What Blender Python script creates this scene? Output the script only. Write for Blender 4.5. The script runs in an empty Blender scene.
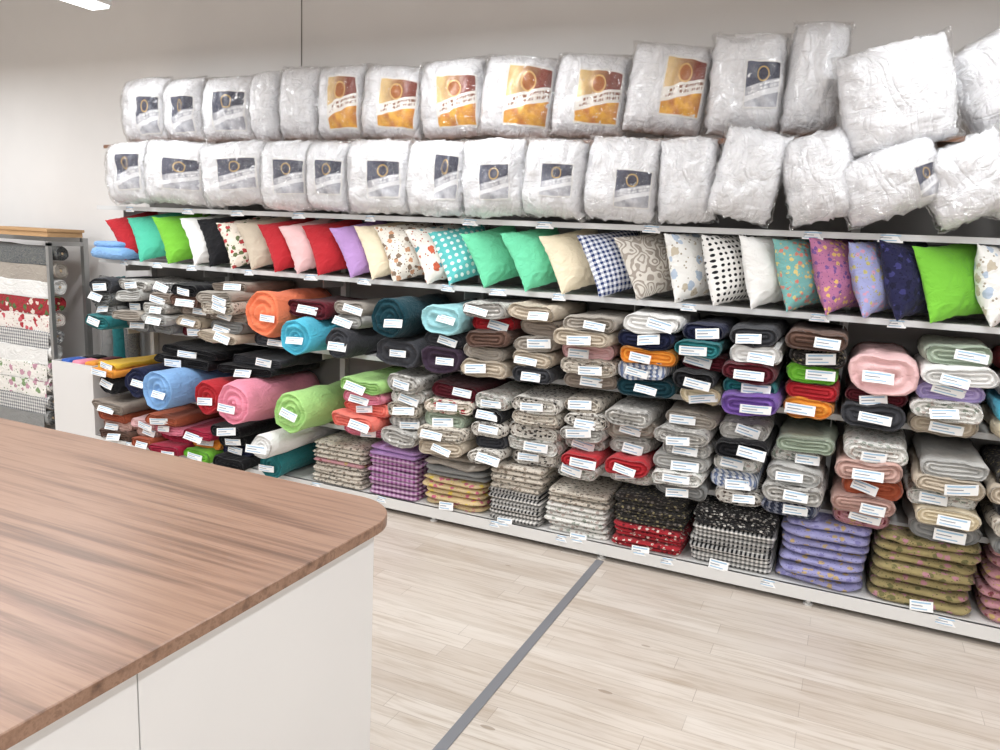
import bpy, math, random
from mathutils import Vector, Matrix, noise
random.seed(7)
R=random.uniform
scene=bpy.context.scene
try:
    scene.view_settings.view_transform='Standard'
    scene.view_settings.look='None'
except Exception: pass

# ---------------------------------------------------------------- materials
def lin(c):
    if isinstance(c,str): c=tuple(int(c[i:i+2],16) for i in (0,2,4))
    o=[]
    for k in c:
        k=k/255
        o.append(k/12.92 if k<=.04045 else ((k+.055)/1.055)**2.4)
    return (o[0],o[1],o[2],1)
def mul(c,f): return (min(c[0]*f,1),min(c[1]*f,1),min(c[2]*f,1),1)
def desat(c,f=.93):
    g=.3*c[0]+.5*c[1]+.2*c[2]
    return (g+(c[0]-g)*f,g+(c[1]-g)*f,g+(c[2]-g)*f,1)
class N:
    def __init__(s,name,rough=.8):
        s.m=bpy.data.materials.new(name); s.m.use_nodes=True
        s.nt=s.m.node_tree; s.nt.nodes.clear()
        s.out=s.nt.nodes.new('ShaderNodeOutputMaterial')
        s.b=s.nt.nodes.new('ShaderNodeBsdfPrincipled')
        s.nt.links.new(s.b.outputs[0],s.out.inputs[0])
        s.b.inputs['Roughness'].default_value=rough
        s.tc=s.nt.nodes.new('ShaderNodeTexCoord')
    def put(s,sock,val):
        if hasattr(val,'is_linked') : s.nt.links.new(val,sock)
        else: sock.default_value=val
    def mix(s,f,a,b):
        n=s.nt.nodes.new('ShaderNodeMix'); n.data_type='RGBA'
        s.put(n.inputs[0],f); s.put(n.inputs[6],a); s.put(n.inputs[7],b)
        return n.outputs[2]
    def math(s,op,a,b=0.0,c=None):
        n=s.nt.nodes.new('ShaderNodeMath'); n.operation=op
        s.put(n.inputs[0],a); s.put(n.inputs[1],b)
        if c is not None: s.put(n.inputs[2],c)
        return n.outputs[0]
    def xyz(s,src='Object'):
        n=s.nt.nodes.new('ShaderNodeSeparateXYZ'); s.nt.links.new(s.tc.outputs[src],n.inputs[0])
        return n.outputs
    def mapv(s,scale,src='Object'):
        n=s.nt.nodes.new('ShaderNodeMapping'); n.inputs['Scale'].default_value=scale
        s.nt.links.new(s.tc.outputs[src],n.inputs[0]); return n.outputs[0]
    def noise(s,scale,detail=2,vec=None,rough=.5,dist=0):
        n=s.nt.nodes.new('ShaderNodeTexNoise'); n.inputs['Scale'].default_value=scale
        n.inputs['Detail'].default_value=detail; n.inputs['Roughness'].default_value=rough
        n.inputs['Distortion'].default_value=dist
        s.nt.links.new(vec if vec is not None else s.tc.outputs['Object'],n.inputs['Vector'])
        return n.outputs['Fac']
    def vor(s,scale,rand=1,vec=None):
        n=s.nt.nodes.new('ShaderNodeTexVoronoi'); n.inputs['Scale'].default_value=scale
        n.inputs['Randomness'].default_value=rand
        s.nt.links.new(vec if vec is not None else s.tc.outputs['Object'],n.inputs['Vector'])
        q=s.nt.nodes.new('ShaderNodeSeparateColor'); s.nt.links.new(n.outputs['Color'],q.inputs[0])
        return n.outputs['Distance'],q.outputs[0],q.outputs[1]
    def ramp(s,f,stops):
        n=s.nt.nodes.new('ShaderNodeValToRGB'); e=n.color_ramp.elements
        while len(e)<len(stops): e.new(.5)
        for i,(p,c) in enumerate(stops): e[i].position=p; e[i].color=c
        s.put(n.inputs[0],f); return n.outputs[0]
    def bump(s,h,strength=.2,dist=.01,to=None):
        n=s.nt.nodes.new('ShaderNodeBump'); n.inputs['Strength'].default_value=strength
        n.inputs['Distance'].default_value=dist
        s.nt.links.new(h,n.inputs['Height'])
        for t in (to or [s.b.inputs['Normal']]): s.nt.links.new(n.outputs[0],t)
    def col(s,v): s.put(s.b.inputs['Base Color'],v)

def fabric(name,base,kind='solid',c2=None,c3=None,s=30,rough=.9,shear=.6):
    n=N('fabric_'+name,rough); base=desat(lin(base))
    c2=desat(lin(c2)) if c2 else mul(base,.6); c3=desat(lin(c3)) if c3 else c2
    v=n.noise(7,3)
    b0=n.mix(v,mul(base,.80),mul(base,1.10))
    if kind=='solid': col=b0
    elif kind=='floral':
        d,r,g=n.vor(s)
        pet=n.mix(n.math('GREATER_THAN',r,.5),c2,c3)
        wob=n.math('ADD',d,n.math('MULTIPLY',n.noise(s*3,1),.45))
        col=n.mix(n.math('LESS_THAN',wob,.58),b0,pet)
        d2,r2,g2=n.vor(s*2.3)
        col=n.mix(n.math('LESS_THAN',d2,.2),col,mul(c3,.7))
    else:
        x,y,z=n.xyz()
        if shear:
            sy=n.math('MULTIPLY',y,shear); x=n.math('ADD',x,sy); z=n.math('ADD',z,sy)
        fx=n.math('FRACT',n.math('MULTIPLY',n.math('ADD',x,20.),s)); fz=n.math('FRACT',n.math('MULTIPLY',n.math('ADD',z,20.),s))
        if kind=='check':
            f=n.math('ADD',n.math('GREATER_THAN',fx,.5),n.math('GREATER_THAN',fz,.5))
            col=n.mix(n.math('MULTIPLY',f,.5),b0,c2)
        elif kind=='dots':
            a=n.math('SUBTRACT',fx,.5); b=n.math('SUBTRACT',fz,.5)
            d=n.math('ADD',n.math('MULTIPLY',a,a),n.math('MULTIPLY',b,b))
            col=n.mix(n.math('LESS_THAN',d,.075),b0,c2)
        elif kind=='stripe':
            col=n.mix(n.math('GREATER_THAN',fx,.55),b0,c2)
        elif kind=='swirl':
            q=n.math('SINE',n.math('MULTIPLY',n.noise(s,1),60.))
            col=n.mix(n.math('GREATER_THAN',q,.15),b0,c2)
    n.col(col)
    n.b.inputs['Sheen Weight'].default_value=.1; n.b.inputs['Specular IOR Level'].default_value=.25
    w1=n.noise(11,2,n.mapv((1,.6,1.5)),.5,1.2)
    hh=n.math('ADD',n.math('MULTIPLY',n.math('ABSOLUTE',n.math('SUBTRACT',w1,.5)),1.6),n.math('MULTIPLY',n.noise(26,4,rough=.65),.6))
    n.bump(hh,.6,.018)
    return n.m

F={}
def S(k,c): F[k]=fabric(k,c)
for k,c in dict(red='B81C28',crimson='A8123A',maroon='5A1220',coral='EE7868',orange='EE7C50',tangerine='EC9620',
    pink='EC8CA4',palepink='E8BCBC',lime='A6D67C',limebright='72BE2C',mint='66D0A0',seamint='48BE9E',teal='1E7478',dkteal='0D3B46',cyan='44B6D2',
    ltcyan='96CCD2',ltblue='7CAADC',navy='1B2140',black='131317',charcoal='3A3B40',grey='8A8A88',ltgrey='BBBAB6',
    white='E8E7E4',cream='E8DABC',beige='C6B8A4',taupe='978A7E',brown='654A3E',lavender='B7A6D6',lilac='B48CC6',purple='7450A2',
    sage='A1AE9A',plum='3A2A3C',rust='AC5434',yellow='EEBE20',blue='2E5FB8',pinkbeige='C8A297',greige='A89F94').items(): S(k,c)
F['fl_beige']=fabric('floral_beige','CFC6B8','floral','8F8072','6E6860',40)
F['fl_white']=fabric('floral_white','DEDCD6','floral','B5A69E','949C90',36)
F['fl_grey']=fabric('floral_grey','B3B0AA','floral','7B7773','D4D1CB',38)
F['fl_bw']=fabric('floral_black_white','D6D1C8','floral','3A3735','62554C',42)
F['fl_wb']=fabric('floral_white_black','1B1A1C','floral','D0CCC4','8D8780',55)
F['fl_dark']=fabric('floral_dark','2B2825','floral','8A7F5C','6E6660',50)
F['fl_red']=fabric('floral_red','A81E2A','floral','D8C7BB','5A0F18',44)
F['fl_rose']=fabric('rose_print','E3D8C9','floral','B0363C','5F6B45',24)
F['fl_lilac']=fabric('floral_lilac','9A98C6','floral','B89E70','7F7BB0',28)
F['fl_olive']=fabric('floral_olive','9C8D5E','floral','B27C88','6A663E',28)
F['fl_yp']=fabric('floral_yellow_pink','D4BC8E','floral','C6647E','DCC04A',26)
F['fl_pinkrust']=fabric('floral_pink_rust','C08A92','floral','7E3B45','B99C62',30)
F['fl_teal']=fabric('floral_teal','72AEAA','floral','C9796A','CDB870',38)
F['fl_pink']=fabric('floral_pink','B06C92','floral','D4AC60','6E4C8A',38)
F['fl_lilac2']=fabric('floral_lilac_light','9BA0CE','floral','C892AA','B4AA68',38)
F['fl_navy']=fabric('floral_navy','1F1F42','floral','35356B','15152E',26)
F['fl_leaf']=fabric('leaf_print','E2DCD0','floral','C08E6A','7E6A58',24)
F['fl_color']=fabric('colour_leaf_print','E3DFD6','floral','4E8E98','C0583A',19)
F['fl_blue']=fabric('blue_flower_print','E6E5E1','floral','A9B8CA','BDB29E',17)
F['fl_cloth']=fabric('oilcloth_flowers','EAE6DF','floral','C08FA0','7F9A6A',14)
F['fl_redcloth']=fabric('oilcloth_red_flowers','A0202C','floral','E0D2C6','4E6B38',16)
F['fl_redwhite']=fabric('oilcloth_red_on_white','E6DED6','floral','A8202C','C4505A',15)
F['ck_lilac']=fabric('check_lilac','C9ABC3','check','86407E',s=34,shear=.6)
F['ck_navy']=fabric('gingham_navy','E4E7F0','check','172F66',s=40,shear=0)
F['ck_grey']=fabric('check_grey','DAD8D4','check','6E7075',s=40)
F['ck_black']=fabric('gingham_black','E0DDD8','check','0E0E12',s=48,shear=.0)
F['st_grey']=fabric('stripe_grey','CFCDC8','stripe','A6A4A0',s=30)
F['st_blue']=fabric('stripe_blue','DADCE0','stripe','7484A6',s=34)
F['st_navy']=fabric('stripe_navy','3E455A','stripe','8C909E',s=30)
F['dots_polka']=fabric('polka_black_white','E6E4E0','dots','17171B',s=38,shear=0)
F['dots_mint']=fabric('dots_mint','58BEBC','dots','DCEEE8',s=28,shear=0)
F['swirl']=fabric('swirl_taupe','D2CCC2','swirl','9A9086',s=12,shear=0)
F['tweed']=fabric('tweed','777872','swirl','4B4F57',s=40,shear=0)

def plain(name,c,rough=.5,metal=0,bumpv=0,coat=0):
    n=N(name,rough); c=lin(c); n.col(n.mix(n.noise(3,2),mul(c,.96),mul(c,1.03)))
    n.b.inputs['Metallic'].default_value=metal; n.b.inputs['Coat Weight'].default_value=coat
    if bumpv: n.bump(n.noise(60,3),bumpv,.003)
    return n.m
M_shelf=plain('shelf_white_metal','D6D5D2',.45)
M_backp=plain('shelf_back_panel','7E7B78',.6)
M_rail=plain('price_rail','C8C9C9',.35)
M_paper=plain('tag_paper','F1F1F0',.5)
M_blue=plain('tag_blue_print','9CBFDA',.5)
M_dark=plain('tag_dark_print','8A8F98',.5)
M_card=plain('cardboard','B8936A',.8)
M_core=plain('cardboard_core','B9A284',.9)
M_metal=plain('brushed_metal','A9A9A8',.35,.8)
M_body=plain('counter_white_laminate','DCDAD8',.35)
M_gap=plain('counter_gap','4A4744',.8)
M_strip=plain('floor_strip_metal','84858A',.45,.3)
M_wall=plain('wall_paint','E2E0DE',.9,bumpv=.05)
M_ceil=plain('ceiling_paint','E0DCD8',.9)
M_trim=plain('baseboard_paint','DCD8D2',.6)
M_wire=plain('wire','6A6662',.5)
M_housing=plain('lamp_housing','EDEDED',.4)

def walnut():
    n=N('walnut_laminate',.36)
    a=n.noise(1.5,5,n.mapv((.42,6,6)),.6,.7)
    b=n.noise(4,6,n.mapv((.30,10,10)),.65,.1)
    f=n.math('ADD',n.math('MULTIPLY',a,.5),n.math('MULTIPLY',b,.5))
    n.col(n.ramp(f,[(.34,lin('50382A')),(.43,lin('6F5240')),(.49,lin('866652')),(.55,lin('94745F')),(.60,lin('7A5B48')),(.70,lin('A4866F'))]))
    n.bump(b,.06,.002); return n.m
M_walnut=walnut()
def wood(name,dark,mid,light,sc,rough=.3):
    n=N(name,rough)
    a=n.noise(1.5,7,n.mapv((sc[0],sc[1],sc[2])),.62,.5)
    n.col(n.ramp(a,[(.36,lin(dark)),(.5,lin(mid)),(.66,lin(light))])); return n.m
M_topshelf=wood('top_shelf_wood','6E4A32','8A5E42','A67A58',(1,12,12),.5)

def floor_mat():
    n=N('whitewashed_planks',.34)
    br=n.nt.nodes.new('ShaderNodeTexBrick'); n.nt.links.new(n.tc.outputs['Object'],br.inputs['Vector'])
    br.inputs['Color1'].default_value=lin('D1C8BE'); br.inputs['Color2'].default_value=lin('BFB3A7')
    br.inputs['Mortar'].default_value=lin('A1958A'); br.inputs['Scale'].default_value=1
    br.inputs['Mortar Size'].default_value=.0012; br.inputs['Mortar Smooth'].default_value=.3
    br.inputs['Bias'].default_value=0; br.inputs['Brick Width'].default_value=.95; br.inputs['Row Height'].default_value=.092
    br.offset=.37; br.offset_frequency=2; br.squash=1.3; br.squash_frequency=3
    g=n.noise(2.2,5,n.mapv((1.3,19,1)),.62,.9)
    c=n.mix(n.ramp(g,[(.46,(0,0,0,1)),(.70,(.7,.7,.7,1))]),br.outputs['Color'],lin('A69583'))
    w=n.noise(1.0,3,n.mapv((.8,5,1)),.5,.4)
    c=n.mix(n.ramp(w,[(.5,(0,0,0,1)),(.72,(.4,.4,.4,1))]),c,lin('DCD6CE'))
    d,r,g2=n.vor(3.0,1,n.mapv((.7,2.0,1)))
    c=n.mix(n.math('MULTIPLY',n.math('LESS_THAN',d,.06),.55),c,lin('84705C'))
    n.col(c); n.b.inputs['Coat Weight'].default_value=.15; n.b.inputs['Coat Roughness'].default_value=.25
    return n.m
M_floor=floor_mat()

def creases(n,k=1.):
    a=n.noise(4.5*k,2,n.mapv((1.5,1,.8)),.5,2.2); b=n.noise(9*k,2,n.mapv((.8,1,1.7)),.5,1.6)
    ra=n.math('POWER',n.math('MINIMUM',n.math('MULTIPLY',n.math('ABSOLUTE',n.math('SUBTRACT',a,.5)),6.),1.),.6)
    rb=n.math('POWER',n.math('MINIMUM',n.math('MULTIPLY',n.math('ABSOLUTE',n.math('SUBTRACT',b,.5)),6.),1.),.6)
    return n.math('ADD',n.math('MULTIPLY',ra,.6),n.math('MULTIPLY',rb,.4))
def filling():
    n=N('white_pillow_fabric',.5)
    h=creases(n)
    n.col(n.mix(n.noise(4,2),lin('E3E3E6'),lin('EEEEF0')))
    n.b.inputs['Coat Weight'].default_value=.8; n.b.inputs['Coat Roughness'].default_value=.12
    n.bump(h,.55,.022)
    return n.m
M_bag=filling()
def clearfilm():
    n=N('clear_plastic_film',.1); nt=n.nt
    nt.nodes.remove(n.b)
    tr=nt.nodes.new('ShaderNodeBsdfTransparent'); tr.inputs[0].default_value=(1,1,1,1)
    gl=nt.nodes.new('ShaderNodeBsdfGlossy'); gl.inputs['Roughness'].default_value=.13; gl.inputs['Color'].default_value=(1,1,1,1)
    fr=nt.nodes.new('ShaderNodeFresnel'); fr.inputs['IOR'].default_value=1.5
    mx=nt.nodes.new('ShaderNodeMixShader')
    f=n.math('MINIMUM',n.math('ADD',n.math('MULTIPLY',fr.outputs[0],1.0),.07),.4)
    nt.links.new(f,mx.inputs[0]); nt.links.new(tr.outputs[0],mx.inputs[1]); nt.links.new(gl.outputs[0],mx.inputs[2])
    nt.links.new(mx.outputs[0],n.out.inputs[0])
    n.bump(creases(n,1.25),1.0,.05,[gl.inputs['Normal']])
    return n.m
M_film=clearfilm()
def label_mat(kind):
    n=N('pillow_label_'+kind,.35)
    u,v,_=n.xyz('UV'); nz=n.noise(3.5,3,n.mapv((1,1,1),'UV'))
    band=n.math('ADD',n.math('MULTIPLY',u,-.25),v)
    du=n.math('SUBTRACT',u,.5); dv=n.math('SUBTRACT',v,.72)
    r=n.math('ADD',n.math('MULTIPLY',du,du),n.math('MULTIPLY',dv,dv))
    if kind=='orange':
        low=n.mix(n.ramp(nz,[(.4,(0,0,0,1)),(.6,(1,1,1,1))]),lin('E8B040'),lin('C27A3A'))
        up=n.mix(n.ramp(n.math('ADD',u,n.math('MULTIPLY',nz,.4)),[(.3,(0,0,0,1)),(.9,(1,1,1,1))]),lin('E2C48C'),lin('823C2C'))
        c=n.mix(n.math('GREATER_THAN',band,.42),low,up)
        inb=n.math('MULTIPLY',n.math('GREATER_THAN',band,.2),n.math('LESS_THAN',band,.44))
        c=n.mix(inb,c,lin('EEEAE4'))
        disc=lin('A8642E'); ring=lin('DDB878'); txt=lin('8A5A40')
    else:
        low=n.mix(n.ramp(nz,[(.4,(0,0,0,1)),(.6,(1,1,1,1))]),lin('C4C4C9'),lin('9A9BA4'))
        up=n.mix(u,lin('4A4D60'),lin('2A2D40'))
        c=n.mix(n.math('GREATER_THAN',band,.42),low,up)
        inb=n.math('MULTIPLY',n.math('GREATER_THAN',band,.12),n.math('LESS_THAN',band,.24))
        c=n.mix(inb,c,lin('E4E4E6'))
        disc=lin('34364A'); ring=lin('D2AE68'); txt=lin('F0F0F0')
    c=n.mix(n.math('LESS_THAN',r,.028),c,ring); c=n.mix(n.math('LESS_THAN',r,.019),c,disc)
    tn=n.noise(1,2,n.mapv((30,6,1),'UV'),.5,.4)
    for (b0,b1,uu) in ((.26,.31,.12),(.34,.39,.2)):
        m=n.math('MULTIPLY',n.math('GREATER_THAN',band,b0),n.math('LESS_THAN',band,b1))
        m=n.math('MULTIPLY',m,n.math('GREATER_THAN',tn,.5)); m=n.math('MULTIPLY',m,n.math('GREATER_THAN',u,uu))
        c=n.mix(m,c,txt)
    e=n.math('MINIMUM',n.math('MINIMUM',u,n.math('SUBTRACT',1.0,u)),n.math('MINIMUM',v,n.math('SUBTRACT',1.0,v)))
    c=n.mix(n.math('LESS_THAN',e,.03),c,lin('E8E6E2'))
    n.col(c); return n.m
M_lo=label_mat('orange'); M_ln=label_mat('navy')

def emis(name,c,s):
    n=N(name,.5); n.b.inputs['Emission Color'].default_value=c; n.b.inputs['Emission Strength'].default_value=s
    n.b.inputs['Base Color'].default_value=(1,1,1,1); return n.m
M_em=emis('lamp_diffuser',(.97,.98,1,1),4)

# ---------------------------------------------------------------- mesh builder
class MB:
    def __init__(s): s.v=[];s.f=[];s.m=[];s.sm=[];s.uv={};s.mats=[]
    def mi(s,mat):
        if mat not in s.mats: s.mats.append(mat)
        return s.mats.index(mat)
    def add(s,vs,fs,mat,smooth=True,uvs=None):
        o=len(s.v); s.v+= [Vector(p) for p in vs]; i=s.mi(mat)
        for k,f in enumerate(fs):
            if uvs: s.uv[len(s.f)]=[uvs[q] for q in f]
            s.f.append([q+o for q in f]); s.m.append(i); s.sm.append(smooth)
    def box(s,x0,x1,y0,y1,z0,z1,mat):
        vs=[(x,y,z) for x in (x0,x1) for y in (y0,y1) for z in (z0,z1)]
        s.add(vs,[(0,1,3,2),(4,6,7,5),(0,4,5,1),(2,3,7,6),(0,2,6,4),(1,5,7,3)],mat,False)
    def cyl(s,p0,p1,r,mat,n=12):
        p0=Vector(p0);p1=Vector(p1);d=(p1-p0).normalized()
        a=d.orthogonal().normalized();b=d.cross(a); vs=[]
        for p in (p0,p1):
            for i in range(n):
                t=2*math.pi*i/n; vs.append(p+a*r*math.cos(t)+b*r*math.sin(t))
        s.add(vs,[(i,(i+1)%n,n+(i+1)%n,n+i) for i in range(n)],mat)
        s.add(vs[:n],[list(range(n))[::-1]],mat,False); s.add(vs[n:],[list(range(n))],mat,False)
    def xform(s,M): s.v=[M@p for p in s.v]
    def build(s,name,recentre=True,loc=None,rot=None):
        if loc is None:
            if recentre:
                xs=[p.x for p in s.v];ys=[p.y for p in s.v];zs=[p.z for p in s.v]
                loc=Vector(((min(xs)+max(xs))/2,(min(ys)+max(ys))/2,min(zs)))
                vs=[p-loc for p in s.v]
            else: loc=Vector((0,0,0)); vs=s.v
        else: vs=s.v
        me=bpy.data.meshes.new(name); me.from_pydata([tuple(p) for p in vs],[],s.f)
        for m in s.mats: me.materials.append(m)
        me.polygons.foreach_set('material_index',s.m); me.polygons.foreach_set('use_smooth',s.sm)
        if s.uv:
            ul=me.uv_layers.new(name='UVMap')
            for fi,c in s.uv.items():
                for li,q in zip(me.polygons[fi].loop_indices,c): ul.data[li].uv=q
        me.update()
        ob=bpy.data.objects.new(name,me); scene.collection.objects.link(ob); ob.location=loc
        if rot: ob.rotation_euler=rot
        return ob

def grid_faces(n,m,flip=False,closed=False):
    fs=[]
    for i in range(n):
        for j in range(m):
            a=i*(m+1)+j; f=(a,a+1,a+m+2,a+m+1)
            fs.append(f[::-1] if flip else f)
    return fs

def tag(mb,x,y,z,w=.085,h=.04,roll=0,pitch=0,yaw=0):
    """paper price tag facing -Y with printed lines"""
    M=Matrix.Translation((x,y,z))@Matrix.Rotation(yaw,4,'Z')@Matrix.Rotation(roll,4,'Y')@Matrix.Rotation(pitch,4,'X')
    def q(a0,a1,b0,b1,yy,mat):
        vs=[M@Vector((a*w/2,yy+.006*(a*a),b*h/2)) for b in (b0,b1) for a in (a0,(a0+a1)/2,a1)]
        mb.add(vs,[(0,1,4,3),(1,2,5,4)],mat,False)
    q(-1,1,-1,1,0,M_paper); q(-.85,.8,.5,.78,-.0012,M_blue); q(-.85,.1,-.05,.12,-.0012,M_dark); q(-.85,.5,-.65,-.45,-.0012,M_blue)

def stad(a,b,n=7,fl=3):
    """stadium outline half-width a, half-height b"""
    a=max(a,b+.0001);c=a-b;pts=[]
    for i in range(n): t=-math.pi/2+math.pi*i/(n-1); pts.append((c+b*math.cos(t),b*math.sin(t)))
    for i in range(1,fl+1): pts.append((c-2*c*i/(fl+1),b))
    for i in range(n): t=math.pi/2+math.pi*i/(n-1); pts.append((-c+b*math.cos(t),b*math.sin(t)))
    for i in range(1,fl+1): pts.append((-c+2*c*i/(fl+1),-b))
    return pts

def bolt(mb,cx,cz,w,h,y0,y1,mat,label=True,tilt=0,M=None,core=False,dx=0.):
    """fabric wound on a flat board (or a tube when w==h); end towards -Y"""
    a=w/2;b=h/2;sd=R(0,100); round_=abs(w-h)<.02
    K=6 if round_ else 4
    fl=0 if round_ else 5; n=11 if round_ else 7
    step=(b-(.010 if round_ else .003))/K; rings=[]
    def ring(ins,y,amp):
        o=[]
        for (px,pz) in stad(a-ins*(1 if round_ else 1.3),max(b-ins,.003),n,fl):
            nz=noise.noise(Vector((px*9+sd,y*5,pz*9))); n2=noise.noise(Vector((px*22+sd,y*9,pz*12+7)))
            s=1+amp*nz
            sag=-.16*h*math.cos(px/a*1.5) if not round_ else 0
            o.append(Vector((px*s,y+.022*noise.noise(Vector((px*8,pz*26,sd)))*(1 if y<y0+.03 else 0),pz*(1+amp*1.6*nz)+sag*.35+amp*.06*n2)))
        return o
    for k in range(K,0,-1):
        rings.append(ring(step*k,y0+(.016 if k%2 else .001)+.001*k,.09))
        rings.append(ring(step*(k-.5),y0+(.001 if k%2 else .016)+.001*k,.09))
    rings.append(ring(.006,y0+.001,.11)); rings.append(ring(0,y0+.012,.15))
    L=y1-y0
    for t in (.12,.28,.45,.65,.85): rings.append(ring(0,y0+L*t,.15))
    rings.append(ring(0,y1,.05)); rings.append(ring(.02 if b>.03 else b*.5,y1,.02))
    m=len(rings[0]); vs=[]
    ca,sa=math.cos(tilt),math.sin(tilt)
    for r in rings:
        for p in r:
            q=Vector((cx+p.x*ca-p.z*sa+dx*(p.y-y0),p.y,cz+p.x*sa+p.z*ca)); vs.append(M@q if M else q)
    fs=[(i*m+j,i*m+(j+1)%m,(i+1)*m+(j+1)%m,(i+1)*m+j) for i in range(len(rings)-1) for j in range(m)]
    fs.append([ (len(rings)-1)*m+j for j in range(m)])
    mb.add(vs,fs,mat)
    mb.add(vs[:m],[list(range(m))[::-1]],M_core if core else mat,False)
    if label:
        tag(mb,cx+R(-.15,.22)*w,y0-.020,cz-b*.1+R(-.012,.012),R(.10,.135),R(.038,.05),R(-.15,.25),R(-.5,.1),R(-.1,.3))

def sp(v,e): return math.copysign(abs(v)**e,v)
def slab(mb,cx,cy,cz,w,d,h,mat,e1=.55,e2=.22,rot=0,wob=.006,nl=28,nm=8):
    sd=R(0,99);vs=[];ca,sa=math.cos(rot),math.sin(rot)
    for i in range(nm+1):
        la=-math.pi/2+math.pi*i/nm
        for j in range(nl):
            lo=2*math.pi*(j+.5)/nl
            x=w/2*sp(math.cos(la),e1)*sp(math.cos(lo),e2); y=d/2*sp(math.cos(la),e1)*sp(math.sin(lo),e2); z=h/2*sp(math.sin(la),e1)
            z+=wob*noise.noise(Vector((x*12+sd,y*6,sd))); y+=wob*1.4*noise.noise(Vector((x*14,sd,z*20)))
            vs.append((cx+x*ca-y*sa,cy+x*sa+y*ca,cz+z))
    fs=[(i*nl+j,i*nl+(j+1)%nl,(i+1)*nl+(j+1)%nl,(i+1)*nl+j) for i in range(nm) for j in range(nl)]
    mb.add(vs,fs,mat)

def cushion(mb,w,h,t,mat,pinch=.07,p=2.2,q=.55,r=0.,wr=.004,n=22,lab=None,fr=7,sd=None):
    """soft pad lying in local XZ plane, front is -Y"""
    sd=R(0,100) if sd is None else sd
    def P(a,b,side,off=0.):
        x=w/2*a*(1-pinch*(1-b*b))*math.sqrt(1-r*b*b); z=h/2*b*(1-pinch*(1-a*a))*math.sqrt(1-r*a*a)
        e=max((1-abs(a)**p)*(1-abs(b)**p),0)**q
        k=noise.noise(Vector((a*w*fr*2.2,b*h*fr*1.4,sd+side*9)))+.5*abs(noise.noise(Vector((a*w*fr*5,b*h*fr*4,sd+5+side*9))))
        y=side*(t/2*e+wr*k*min(1,e*2)+off)
        ed=1-min(1,e*2.5)
        x+=ed*wr*.9*noise.noise(Vector((a*7,b*7,sd))); z+=ed*wr*.9*noise.noise(Vector((b*7,a*7,sd+3)))
        return Vector((x,y,z))
    g=[math.sin(math.pi/2*(-1+2*i/n)) for i in range(n+1)]
    for side in (-1,1):
        vs=[P(a,b,side) for b in g for a in g]
        mb.add(vs,grid_faces(n,n,side>0),mat)
    if lab:
        m,a0,a1,b0,b1=lab; k=12
        vs=[P(a0+(a1-a0)*i/k,b0+(b1-b0)*j/k,-1,.004) for j in range(k+1) for i in range(k+1)]
        uv=[(i/k,j/k) for j in range(k+1) for i in range(k+1)]
        mb.add(vs,grid_faces(k,k),m,True,uv)

def place(mb,name,X,Y,shelf,yaw,lean,roll,zc=None,maxh=None):
    Rm=Matrix.Rotation(yaw,4,'Z')@Matrix.Rotation(-lean,4,'X')@Matrix.Rotation(roll,4,'Y')
    zs=[(Rm@p).z for p in mb.v]
    if maxh and max(zs)-min(zs)>maxh:
        s=maxh/(max(zs)-min(zs)); mb.v=[p*s for p in mb.v]; zs=[q*s for q in zs]
    z=shelf-min(zs) if zc is None else zc
    return mb.build(name,loc=Vector((X,Y,z)),rot=Rm.to_euler())

# ---------------------------------------------------------------- room
def wallbox(name,*a):
    mb=MB(); mb.box(*a); return mb.build(name,recentre=False)
WY=4.2; CZ=3.5
wallbox('floor',-9,4.5,-4,WY,-.1,0,M_floor)
wallbox('ceiling',-9,4.5,-4,WY,CZ,CZ+.1,M_ceil)
wallbox('wall_back',-9.1,4.6,WY,WY+.1,0,CZ,M_wall)
wallbox('wall_left',-9.1,-9,-4,WY,0,CZ,M_wall)
wallbox('wall_right',4.5,4.6,-4,WY,0,CZ,M_wall)
wallbox('wall_front',-9.1,4.6,-4.1,-4,0,CZ,M_wall)
wallbox('baseboard_back',-9,-5.3,WY-.015,WY,0,.08,M_trim)
wallbox('trim_floor_strip',-1.036,-.996,-4,3.59,0,.004,M_strip)

# ---------------------------------------------------------------- shelving
XL,XR=-4.78,1.98
SZ=dict(base=.09,B=.42,A=.88,C=1.34,S=1.70,T=2.11)
mb=MB()
mb.box(XL,XR,3.60,4.15,.065,.09,M_shelf); mb.box(XL,XR,3.595,3.615,.03,.09,M_shelf)
mb.box(XL,XR,4.15,4.175,.03,2.14,M_backp)
posts=[-4.78]+[-4.02+i for i in range(7)]
for x in posts:
    mb.box(x-.02,x+.02,4.11,4.16,0,2.2,M_shelf)
    mb.cyl((x,3.63,0),(x,3.63,.065),.012,M_shelf,10); mb.cyl((x,3.63,0),(x,3.63,.008),.022,M_shelf,10)
for k in 'BACST':
    z=SZ[k]; y0=dict(A=3.78,B=3.78,C=3.70,S=3.70,T=3.77)[k]
    m=M_topshelf if k=='T' else M_shelf
    for i in range(len(posts)-1):
        mb.box(posts[i]+.002,posts[i+1]-.002,y0,4.12,z-.020,z,m)
    for x in posts: mb.box(x-.002,x+.002,3.9,4.11,z-.09,z-.02,M_shelf)
    if k!='T': mb.box(XL,XR,y0-.010,y0,z-.026,z+.001,M_rail)
    else: mb.box(XL,XR,y0-.008,y0,z-.022,z+.001,M_topshelf)
for k,y in (('C',3.686),('S',3.686),('base',3.592)):
    x=-4.6+R(0,.2)
    while x<XR-.1:
        tag(mb,x,y,SZ[k]-.016,R(.07,.11),.036,R(-.04,.04),-.1); x+=R(.28,.75)
mb.build('shelving_unit')

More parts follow.
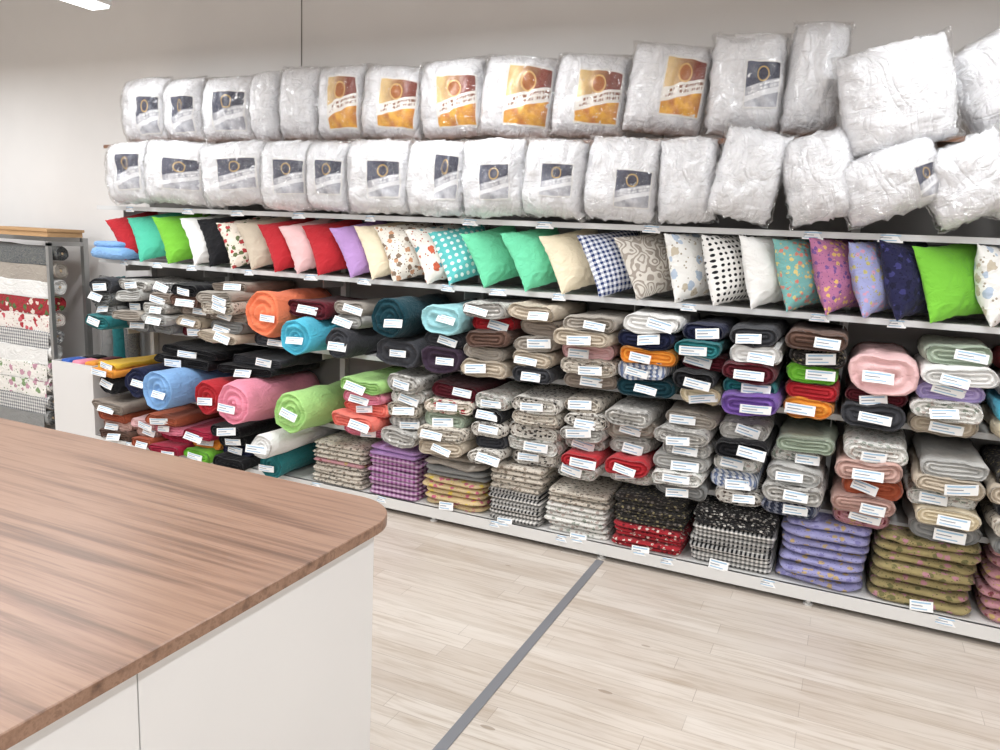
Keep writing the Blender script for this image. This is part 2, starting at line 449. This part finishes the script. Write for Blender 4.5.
# ---------------------------------------------------------------- pillows in bags
def bagged(X,Y,shelf,w,h,t,kind=None,yaw=0,lean=.05,roll=0,lab=None,zc=None):
    mb=MB(); L=None
    if kind: L=(M_lo if kind=='o' else M_ln,)+(lab or (-.25,.86,-.78,.55))
    pt=R(2.8,4.4); sd=R(0,100)
    cushion(mb,w*.96,h*.97,t,M_bag,pinch=R(-.03,.02),p=pt,q=.5,r=.09,wr=.020,n=32,lab=L,fr=5,sd=sd)
    cushion(mb,w*1.03,h*1.0,t+.024,M_film,pinch=.04,p=pt,q=.5,r=.0,wr=.022,n=32,fr=5,sd=sd)
    mb.cyl((-w*.46,0,h*.485),(w*.46,0,h*.488),.004,M_film,8)
    place(mb,'bagged_pillow',X,Y,shelf,yaw,lean,roll,zc)
Te=[-4.57,-4.18,-3.86,-3.44,-3.24,-2.95,-2.64,-2.27,-1.89,-1.49,-1.11,-.72,-.385,-.14]
Tk=['n','n','n',None,None,'o','o','o','o','o','o','n',None]
for i,k in enumerate(Tk):
    a,b=Te[i],Te[i+1]; w=(b-a)*1.04; h=.43 if i<12 else .52
    if i==11: h=.46
    lb={0:(.1,.88,-.85,.3),1:(-.1,.85,-.8,.35),2:(-.25,.85,-.75,.45),11:(-.1,.8,-.55,.35),10:(-.1,.88,-.7,.6)}.get(i,(-.25,.9,-.8,.5+R(-.05,.15)))
    bagged((a+b)/2*1.010,3.85,SZ['T'],w,h+R(-.015,.015),.27,k,R(-.04,.2),R(.02,.1),{10:.10,12:.05}.get(i,R(-.06,.08)),lb)
bagged(.07,3.62,0,.43,.43,.22,None,.1,-.05,-.24,zc=2.245)
bagged(.47,3.76,0,.42,.40,.22,None,0,.0,-.55,zc=2.335)
bagged(.92,3.83,SZ['T'],.40,.43,.25,'o',0,.05,.1); bagged(1.33,3.83,SZ['T'],.40,.43,.25,'n',0,.05,-.05); bagged(1.74,3.83,SZ['T'],.38,.43,.25,'n',0,.05,0)
Se=[-4.66,-4.30,-3.81,-3.33,-2.985,-2.705,-2.30,-1.96,-1.61,-1.275,-.905,-.635]
Sk=['n','n','n','n','n','n','n','n','n','n',None]
for i,k in enumerate(Sk):
    a,b=Se[i],Se[i+1]; w=(b-a)*1.02
    lb={0:(-.1,.85,-.6,.6),6:(.2,.9,-.6,.6),9:(.0,.9,-.7,.2),7:(-.3,.6,-.6,.3),8:(-.2,.8,-.5,.35),5:(-.1,.85,-.6,.4)}.get(i,(-.2,.9,-.55,.45))
    bagged((a+b)/2*.98,3.68,SZ['S'],w,.40+R(-.015,.012),.24,k,R(-.05,.16),R(-.04,.02),R(-.07,.06),lb)
bagged(-.48,3.64,SZ['S'],.30,.41,.24,None,.1,0,.20)
bagged(-.185,3.63,SZ['S'],.30,.38,.23,None,-.1,0,-.26)
bagged(.085,3.61,SZ['S'],.39,.29,.22,'n',0,-.1,-.38,(.5,.9,-.75,.2))
bagged(.365,3.63,SZ['S'],.32,.33,.22,None,0,-.05,-.45)
bagged(.66,3.68,SZ['S'],.36,.36,.22,'n',0,0,.2); bagged(1.05,3.72,SZ['S'],.38,.37,.22,'n'); bagged(1.45,3.72,SZ['S'],.38,.37,.22,'o'); bagged(1.8,3.72,SZ['S'],.30,.37,.22,'n')

# ---------------------------------------------------------------- throw cushions
C=[(-4.41,'red',.38),(-4.21,'seamint',.38),(-3.965,'limebright',.39),(-3.74,'white',.36),(-3.59,'black',.35),(-3.44,'fl_rose',.39),(-3.285,'beige',.38),
(-3.10,'red',.40),(-2.95,'palepink',.33),(-2.77,'red',.42),(-2.57,'lilac',.40),(-2.405,'cream',.40),(-2.26,'fl_leaf',.38),(-2.07,'fl_color',.38),(-1.935,'dots_mint',.39),
(-1.74,'mint',.42),(-1.50,'mint',.42),(-1.29,'cream',.42),(-1.085,'ck_navy',.43),(-.905,'swirl',.42),(-.71,'fl_blue',.39),(-.54,'dots_polka',.34),(-.37,'white',.37),
(-.22,'fl_teal',.35),(-.075,'fl_pink',.37),(.065,'fl_lilac2',.39),(.205,'fl_navy',.36),(.364,'limebright',.44),(.53,'fl_blue',.37),(.72,'fl_rose',.36),(.93,'cream',.38),(1.14,'red',.38),(1.36,'fl_color',.38),(1.6,'mint',.38)]
for (x,k,s) in C:
    mb=MB(); cushion(mb,s*(1.10 if x<-.8 else 1.0),s,.17,F[k],.085,2.0,.60,wr=.010,n=24)
    if x<-.8: yaw,lean,Y,ro=math.radians(50),math.radians(28),3.80,-.24
    else: yaw,lean,Y,ro=math.radians(60),math.radians(16),3.78,-.10
    if k=='limebright' and x>0: yaw=math.radians(34); Y=3.75; ro=-.16
    if k=='red' and x<-4: ro=-.35
    place(mb,'throw_cushion',x*1.022+.012,Y,SZ['C'],yaw+R(-.1,.08),lean+R(-.05,.05),ro+R(-.05,.05),maxh=.362)
mb=MB(); slab(mb,-4.6,3.70,1.385,.32,.24,.09,F['ltblue'],.6,.4); slab(mb,-4.62,3.70,1.44,.26,.2,.05,F['ltblue'],.6,.4); mb.build('folded_blanket')

# ---------------------------------------------------------------- fabric bolts
def column(z0,xl,xr,keys,total=.40,y0=3.60,lab=.9):
    mb=MB(); z=z0; n=len(keys); h0=min(total/n,.115); w=(xr-xl)*.99
    for k in reversed(keys):
        h=h0*R(.88,1.10); j=R(-.018,.018); ww=w*R(.88,1.04)
        bolt(mb,(xl+xr)/2+j,z+h/2,ww,h,y0+R(-.07,.06),4.10,F[k],random.random()<lab,R(-.07,.07))
        z+=h*.96
    mb.build('fabric_bolt_stack')
A=SZ['A'];B=SZ['B'];D=SZ['base']
column(A,-4.76,-4.52,['charcoal','tweed','grey','teal'],.34)
column(A,-4.51,-4.24,['fl_grey','ltgrey','charcoal','greige','grey'],.36)
column(A,-4.23,-3.99,['ck_grey','taupe','fl_grey','ltgrey','grey'],.37)
column(A,-3.98,-3.73,['black','brown','taupe','beige','maroon'],.38)
column(A,-3.72,-3.40,['taupe','greige','fl_beige','taupe','grey','beige'],.39)
def roll(cx,z,r,key,y0=3.5,y1=4.08,dx=0,name='fabric_roll'):
    mb=MB(); bolt(mb,cx,z+r,2*r,2*r,y0,y1,F[key],True,0,dx=dx); mb.build(name)
def flat(items):
    mb=MB()
    for (cx,z,w,h,k,y0) in items: bolt(mb,cx,z+h/2,w,h,y0,4.1,F[k],True,R(-.04,.04))
    mb.build('fabric_bolt_stack')
flat([(-3.22,A,.30,.08,'charcoal',3.66)])
roll(-3.18,A+.08,.135,'orange',3.52)
flat([(-2.93,A+.21,.30,.10,'maroon',3.62)])
roll(-2.90,A,.105,'cyan',3.48)
roll(-2.655,A,.085,'charcoal',3.56)
flat([(-2.645,A+.175,.2,.07,'ltgrey',3.64),(-2.64,A+.25,.2,.07,'greige',3.64)])
roll(-2.29,A+.155,.11,'dkteal',3.52)
flat([(-2.27,A,.29,.15,'charcoal',3.58)])
flat([(-1.985,A,.24,.13,'plum',3.58),(-1.985,A+.13,.24,.08,'charcoal',3.62),(-1.985,A+.21,.25,.15,'ltcyan',3.56)])
column(A,-1.86,-1.59,['fl_grey','red','brown','greige','beige'],.41)
column(A,-1.58,-1.33,['beige','taupe','greige','beige','charcoal'],.40)
column(A,-1.32,-1.02,['greige','beige','palepink','fl_beige','taupe'],.41)
column(A,-1.01,-.73,['white','navy','tangerine','st_blue','dkteal'],.41)
column(A,-.72,-.50,['navy','teal','maroon','black','cream'],.41)
column(A,-.49,-.25,['charcoal','white','maroon','teal','lavender' ],.40)
mb=MB(); bolt(mb,-.36,A+.045,.26,.10,3.5,4.05,F['purple'],True); mb.build('fabric_bolt_stack')
column(A,-.24,.0,['brown','fl_dark','limebright','red','tangerine'],.41)
flat([(.14,A,.26,.10,'charcoal',3.58),(.14,A+.10,.24,.055,'maroon',3.62),(.155,A+.155,.27,.17,'palepink',3.56)])
column(A,.28,.56,['sage','white','lavender','fl_white','beige'],.40)
column(A,.58,.86,['red','fl_grey','cyan','cream'],.38); column(A,.88,1.15,['white','navy','coral','grey'],.38)
column(A,1.17,1.44,['lime','fl_rose','beige','teal'],.38); column(A,1.46,1.9,['crimson','st_blue','lilac'],.34)
# shelf B
flat([(-4.62,B,.22,.12,'black',3.6),(-4.62,B+.12,.22,.05,'tangerine',3.55),(-4.62,B+.17,.18,.04,'yellow',3.58)])
roll(-4.30,B+.02,.10,'navy',3.55)
roll(-3.93,B,.13,'ltblue',3.40)
roll(-3.63,B,.105,'red',3.52)
roll(-3.30,B,.125,'pink',3.40)
roll(-2.90,B,.12,'lime',3.44)
flat([(-3.95,B+.26,.5,.06,'black',3.62),(-3.9,B+.325,.5,.06,'black',3.64)]); flat([(-3.42,B+.26,.45,.06,'black',3.62),(-3.35,B+.32,.4,.06,'charcoal',3.66)])
column(B,-2.66,-2.36,['lime','pink','coral','coral','pink'],.40)
column(B,-2.34,-2.10,['fl_grey','fl_white','fl_beige','st_grey','fl_grey'],.42)
column(B,-2.09,-1.79,['maroon','fl_rose','sage','fl_beige','beige'],.40)
column(B,-1.78,-1.58,['fl_white','black','fl_bw','charcoal','fl_bw'],.40)
column(B,-1.575,-1.29,['fl_bw','fl_beige','fl_bw','fl_white','fl_bw'],.41)
column(B,-1.28,-1.05,['fl_beige','fl_bw','fl_grey','fl_white','red','fl_white'],.42)
column(B,-1.04,-.79,['fl_grey','greige','fl_grey','red','fl_white'],.41)
column(B,-.78,-.52,['greige','fl_grey','st_grey','ltgrey','fl_white','grey'],.42)
column(B,-.51,-.27,['fl_grey','black','fl_white','st_blue','fl_bw'],.41)
column(B,-.26,.0,['sage','fl_white','ltgrey','fl_grey','st_navy'],.40)
column(B,.03,.29,['fl_white','pinkbeige','rust','pinkbeige','fl_pinkrust'],.41)
column(B,.32,.59,['ltgrey','beige','fl_white','cream','grey'],.40)
column(B,.62,.9,['fl_dark','beige','charcoal','fl_beige','grey'],.40); column(B,.92,1.2,['coral','white','fl_grey','pink'],.38)
column(B,1.22,1.5,['st_grey','fl_bw','navy','beige'],.38); column(B,1.52,1.92,['black','tweed','grey'],.34)
# base left: bolts
column(D,-4.74,-4.43,['taupe','rust','pinkbeige','brown'],.28,3.56)
column(D,-4.42,-4.17,['palepink','pinkbeige','rust'],.2,3.56)
column(D,-4.16,-3.86,['rust','pink','crimson','crimson'],.27,3.56)
column(D,-3.85,-3.60,['crimson','tangerine','limebright'],.22,3.56)
column(D,-3.59,-3.33,['black','black','navy','black'],.29,3.54)
roll(-3.1,D,.085,'teal',3.5); roll(-3.05,D+.165,.075,'white',3.36)

def stack(x0,x1,keys,H,puffy=False,depth=.42,y0=3.62):
    mb=MB(); n=len(keys); h=H/n; z=D; w=x1-x0
    for k in reversed(keys):
        if puffy: slab(mb,(x0+x1)/2+R(-.012,.012),y0+depth/2+R(-.018,.018),z+h/2,w*R(.95,1.02),depth,h*1.12,F[k],.75,.3,R(-.03,.03),.014)
        else: slab(mb,(x0+x1)/2+R(-.01,.01),y0+depth/2+R(-.016,.018),z+h/2,w*R(.94,1.0),depth,h*1.03,F[k],.5,.14,R(-.03,.03),.008)
        z+=h
    if random.random()<.8: tag(mb,(x0+x1)/2+R(-.05,.1),y0-.025,D+R(.0,.03),.09,.045,R(-.1,.1),-.2)
    mb.build('folded_fabric_stack')
stack(-2.89,-2.50,['fl_beige']*4+['fl_pinkrust']+['fl_beige']*5,.25)
stack(-2.47,-2.13,['lilac']*2+['ck_lilac']*9,.29)
stack(-2.11,-1.71,['greige']*2+['grey']*2+['fl_yp']*5,.31,True)
stack(-1.69,-1.37,['fl_beige']*5+['ck_black']*6,.32)
stack(-1.35,-1.00,['fl_beige']*3+['fl_white']*6,.24)
stack(-.98,-.61,['fl_dark']*6+['fl_red']*5,.27)
stack(-.59,-.20,['fl_wb']*3+['ck_black']*8,.27)
stack(-.18,.20,['fl_lilac']*7,.31,True)
stack(.22,.63,['fl_olive']*7,.32,True)
stack(.65,1.03,['fl_pinkrust']*7,.33,True); stack(1.05,1.45,['fl_teal']*7,.3,True); stack(1.47,1.9,['fl_bw']*8,.3)

# ---------------------------------------------------------------- white bin with small cuts, upright rolls
mb=MB()
bx0,bx1,by0,by1,bz=-5.24,-4.81,3.62,4.12,.58
mb.box(bx0,bx1,by0,by0+.018,.0,bz,M_body); mb.box(bx0,bx1,by1-.018,by1,0,bz,M_body)
mb.box(bx0,bx0+.018,by0+.018,by1-.018,0,bz,M_body); mb.box(bx1-.018,bx1,by0+.018,by1-.018,0,bz,M_body); mb.box(bx0+.018,bx1-.018,by0+.018,by1-.018,.44,.46,M_body)
for i,(x,y,k) in enumerate([(-5.12,3.72,'blue'),(-5.0,3.72,'pink'),(-4.90,3.74,'tangerine'),(-5.1,3.86,'black'),(-4.95,3.88,'maroon')]):
    for q in range(3): slab(mb,x,y,.475+q*.05,.11,.16,.05,F[k if q!=1 else random.choice(['blue','crimson','yellow','teal'])],.5,.2,R(-.2,.2),.004,20,6)
mb.build('remnant_bin')
for x,k in ((-5.15,'grey'),(-5.02,'teal'),(-4.89,'tweed')):
    mb=MB(); bolt(mb,0,0,.11,.11,-.72,0,F[k],False); mb.xform(Matrix.Translation((x,4.03,.0))@Matrix.Rotation(-math.pi/2,4,'X'))
    zmin=min(p.z for p in mb.v); mb.xform(Matrix.Translation((0,0,.463-zmin))) ; mb.build('upright_fabric_roll')

# ---------------------------------------------------------------- oilcloth rack
mb=MB()
rx0,rx1=-6.75,-5.34
for x in (rx0,rx1):
    mb.box(x-.018,x+.018,3.98,4.02,0,1.46,M_metal); mb.box(x-.018,x+.018,3.62,4.1,.0,.04,M_metal); mb.box(x-.015,x+.015,3.70,4.0,1.40,1.43,M_metal)
    mb.box(x-.015,x+.015,3.70,3.73,.04,1.42,M_metal)
mb.box(rx0,rx1,3.98,4.01,1.42,1.46,M_metal)
ks=['tweed','greige','white','fl_redcloth','fl_redwhite','ck_grey','white','fl_cloth','fl_cloth','ck_grey','grey']
z=1.34
for i,k in enumerate(ks):
    y=3.84-.014*i; r=.056
    mb2=MB(); bolt(mb2,0,0,2*r,2*r,0,rx1-rx0-.06,F[k],False,core=True)
    mb2.xform(Matrix.Translation((rx1-.03,y,z))@Matrix.Rotation(math.pi/2,4,'Z'))
    mb.add(mb2.v,[f for f,m in zip(mb2.f,mb2.m) if m==0],F[k]); mb.add(mb2.v,[f for f,m in zip(mb2.f,mb2.m) if m==1],M_core)
    cols=24;vs=[]
    for j in range(5):
        for c in range(cols+1):
            xx=rx0+.05+(rx1-rx0-.1)*c/cols
            vs.append((xx,y-r-.006-.003*math.sin(c*.9+i)*j/4,z+.03-.030*j-.002*math.sin(c*.5+i*2)*(j==4)))
    mb.add(vs,grid_faces(4,cols),F[k])
    z-=.123
mb.build('oilcloth_roll_rack')
mb=MB(); mb.box(-6.15,-5.38,3.74,4.02,1.462,1.50,M_card); mb.box(-6.16,-5.37,3.73,4.03,1.50,1.52,M_card); mb.build('flat_cardboard_box')

# ---------------------------------------------------------------- counter
mb=MB()
cx1,cy1,cx0,cy0,zt=-.988,1.642,-3.3,-1.6,.90
rad=.15; out=[]
def arc(cx,cy,a0,a1,r,n=14): return [(cx+r*math.cos(a0+(a1-a0)*i/n),cy+r*math.sin(a0+(a1-a0)*i/n)) for i in range(n+1)]
def outline(ins):
    o=[(cx0+ins,cy0+ins),(cx1-ins,cy0+ins)]
    o+=arc(cx1-rad,cy1-rad,0,math.pi/2,rad-ins); o+=[(cx0+ins,cy1-ins)]
    return o
lv=[(.004,zt-.030),(0,zt-.027),(0,zt-.002),(.002,zt)]
rings=[[(x,y,z) for x,y in outline(i)] for i,z in lv]; m=len(rings[0])
vs=[p for r in rings for p in r]
mb.add(vs,[(i*m+j,i*m+(j+1)%m,(i+1)*m+(j+1)%m,(i+1)*m+j) for i in range(3) for j in range(m)],M_walnut,False)
mb.add(rings[3],[list(range(m))],M_walnut,False); mb.add(rings[0],[list(range(m))[::-1]],M_walnut,False)
mb.box(-3.25,-1.032,-1.55,1.50,.0,zt-.030,M_gap)
ys=[-1.56,-.69,.135,.818,1.515]
for i in range(4):
    mb.box(-1.032,-1.012,ys[i]+.0015,ys[i+1]-.0015,.01,zt-.031,M_body)
mb.box(-3.26,-1.0125,1.50,1.516,.01,zt-.031,M_body)
mb.build('cutting_counter',recentre=False)

# ---------------------------------------------------------------- lamps
def area(name,loc,sx,sy,p,c=(.95,.975,1.0)):
    l=bpy.data.lights.new(name,'AREA'); l.shape='RECTANGLE'; l.size=sx; l.size_y=sy; l.energy=p; l.color=c
    o=bpy.data.objects.new(name,l); o.location=loc; return o
for X in (-6.4,-4.13,-1.9,.4,2.7):
    for (ya,yb) in ((1.85,3.28),(-.9,.6),(-3.2,-1.8)):
        mb=MB(); w=.16
        mb.box(X-w/2,X+w/2,ya,yb,2.815,2.87,M_housing); mb.box(X-w/2+.01,X+w/2-.01,ya+.01,yb-.01,2.80,2.815,M_em)
        for yy in (ya+.25,yb-.25): mb.cyl((X,yy,2.87),(X,yy,CZ),.003,M_wire,6)
        ob=mb.build('pendant_strip_light')
        o=area('lamp_tube',(0,0,-.012),w*.9,(yb-ya)*.96,36 if X<-1 else 29); scene.collection.objects.link(o); o.parent=ob
mb=MB(); mb.cyl((-3.38,4.13,2.14),(-3.38,4.13,CZ),.004,M_wire,8); mb.build('hanging_cable')

w=bpy.data.worlds.new('world'); scene.world=w; w.use_nodes=True
w.node_tree.nodes['Background'].inputs[0].default_value=(.9,.93,1,1); w.node_tree.nodes['Background'].inputs[1].default_value=.3

# ---------------------------------------------------------------- camera
cam=bpy.data.cameras.new('camera'); cam.sensor_width=36; cam.lens=27.4; cam.clip_start=.02
co=bpy.data.objects.new('camera',cam); scene.collection.objects.link(co)
r=Vector((.9061,.4206,.0472)).normalized(); b=Vector((.4068,-.8966,.1751)); b=(b-r*b.dot(r)).normalized(); u=b.cross(r)
M=Matrix(((r.x,u.x,b.x,0),(r.y,u.y,b.y,0),(r.z,u.z,b.z,1.6),(0,0,0,1)))
co.matrix_world=M; scene.camera=co
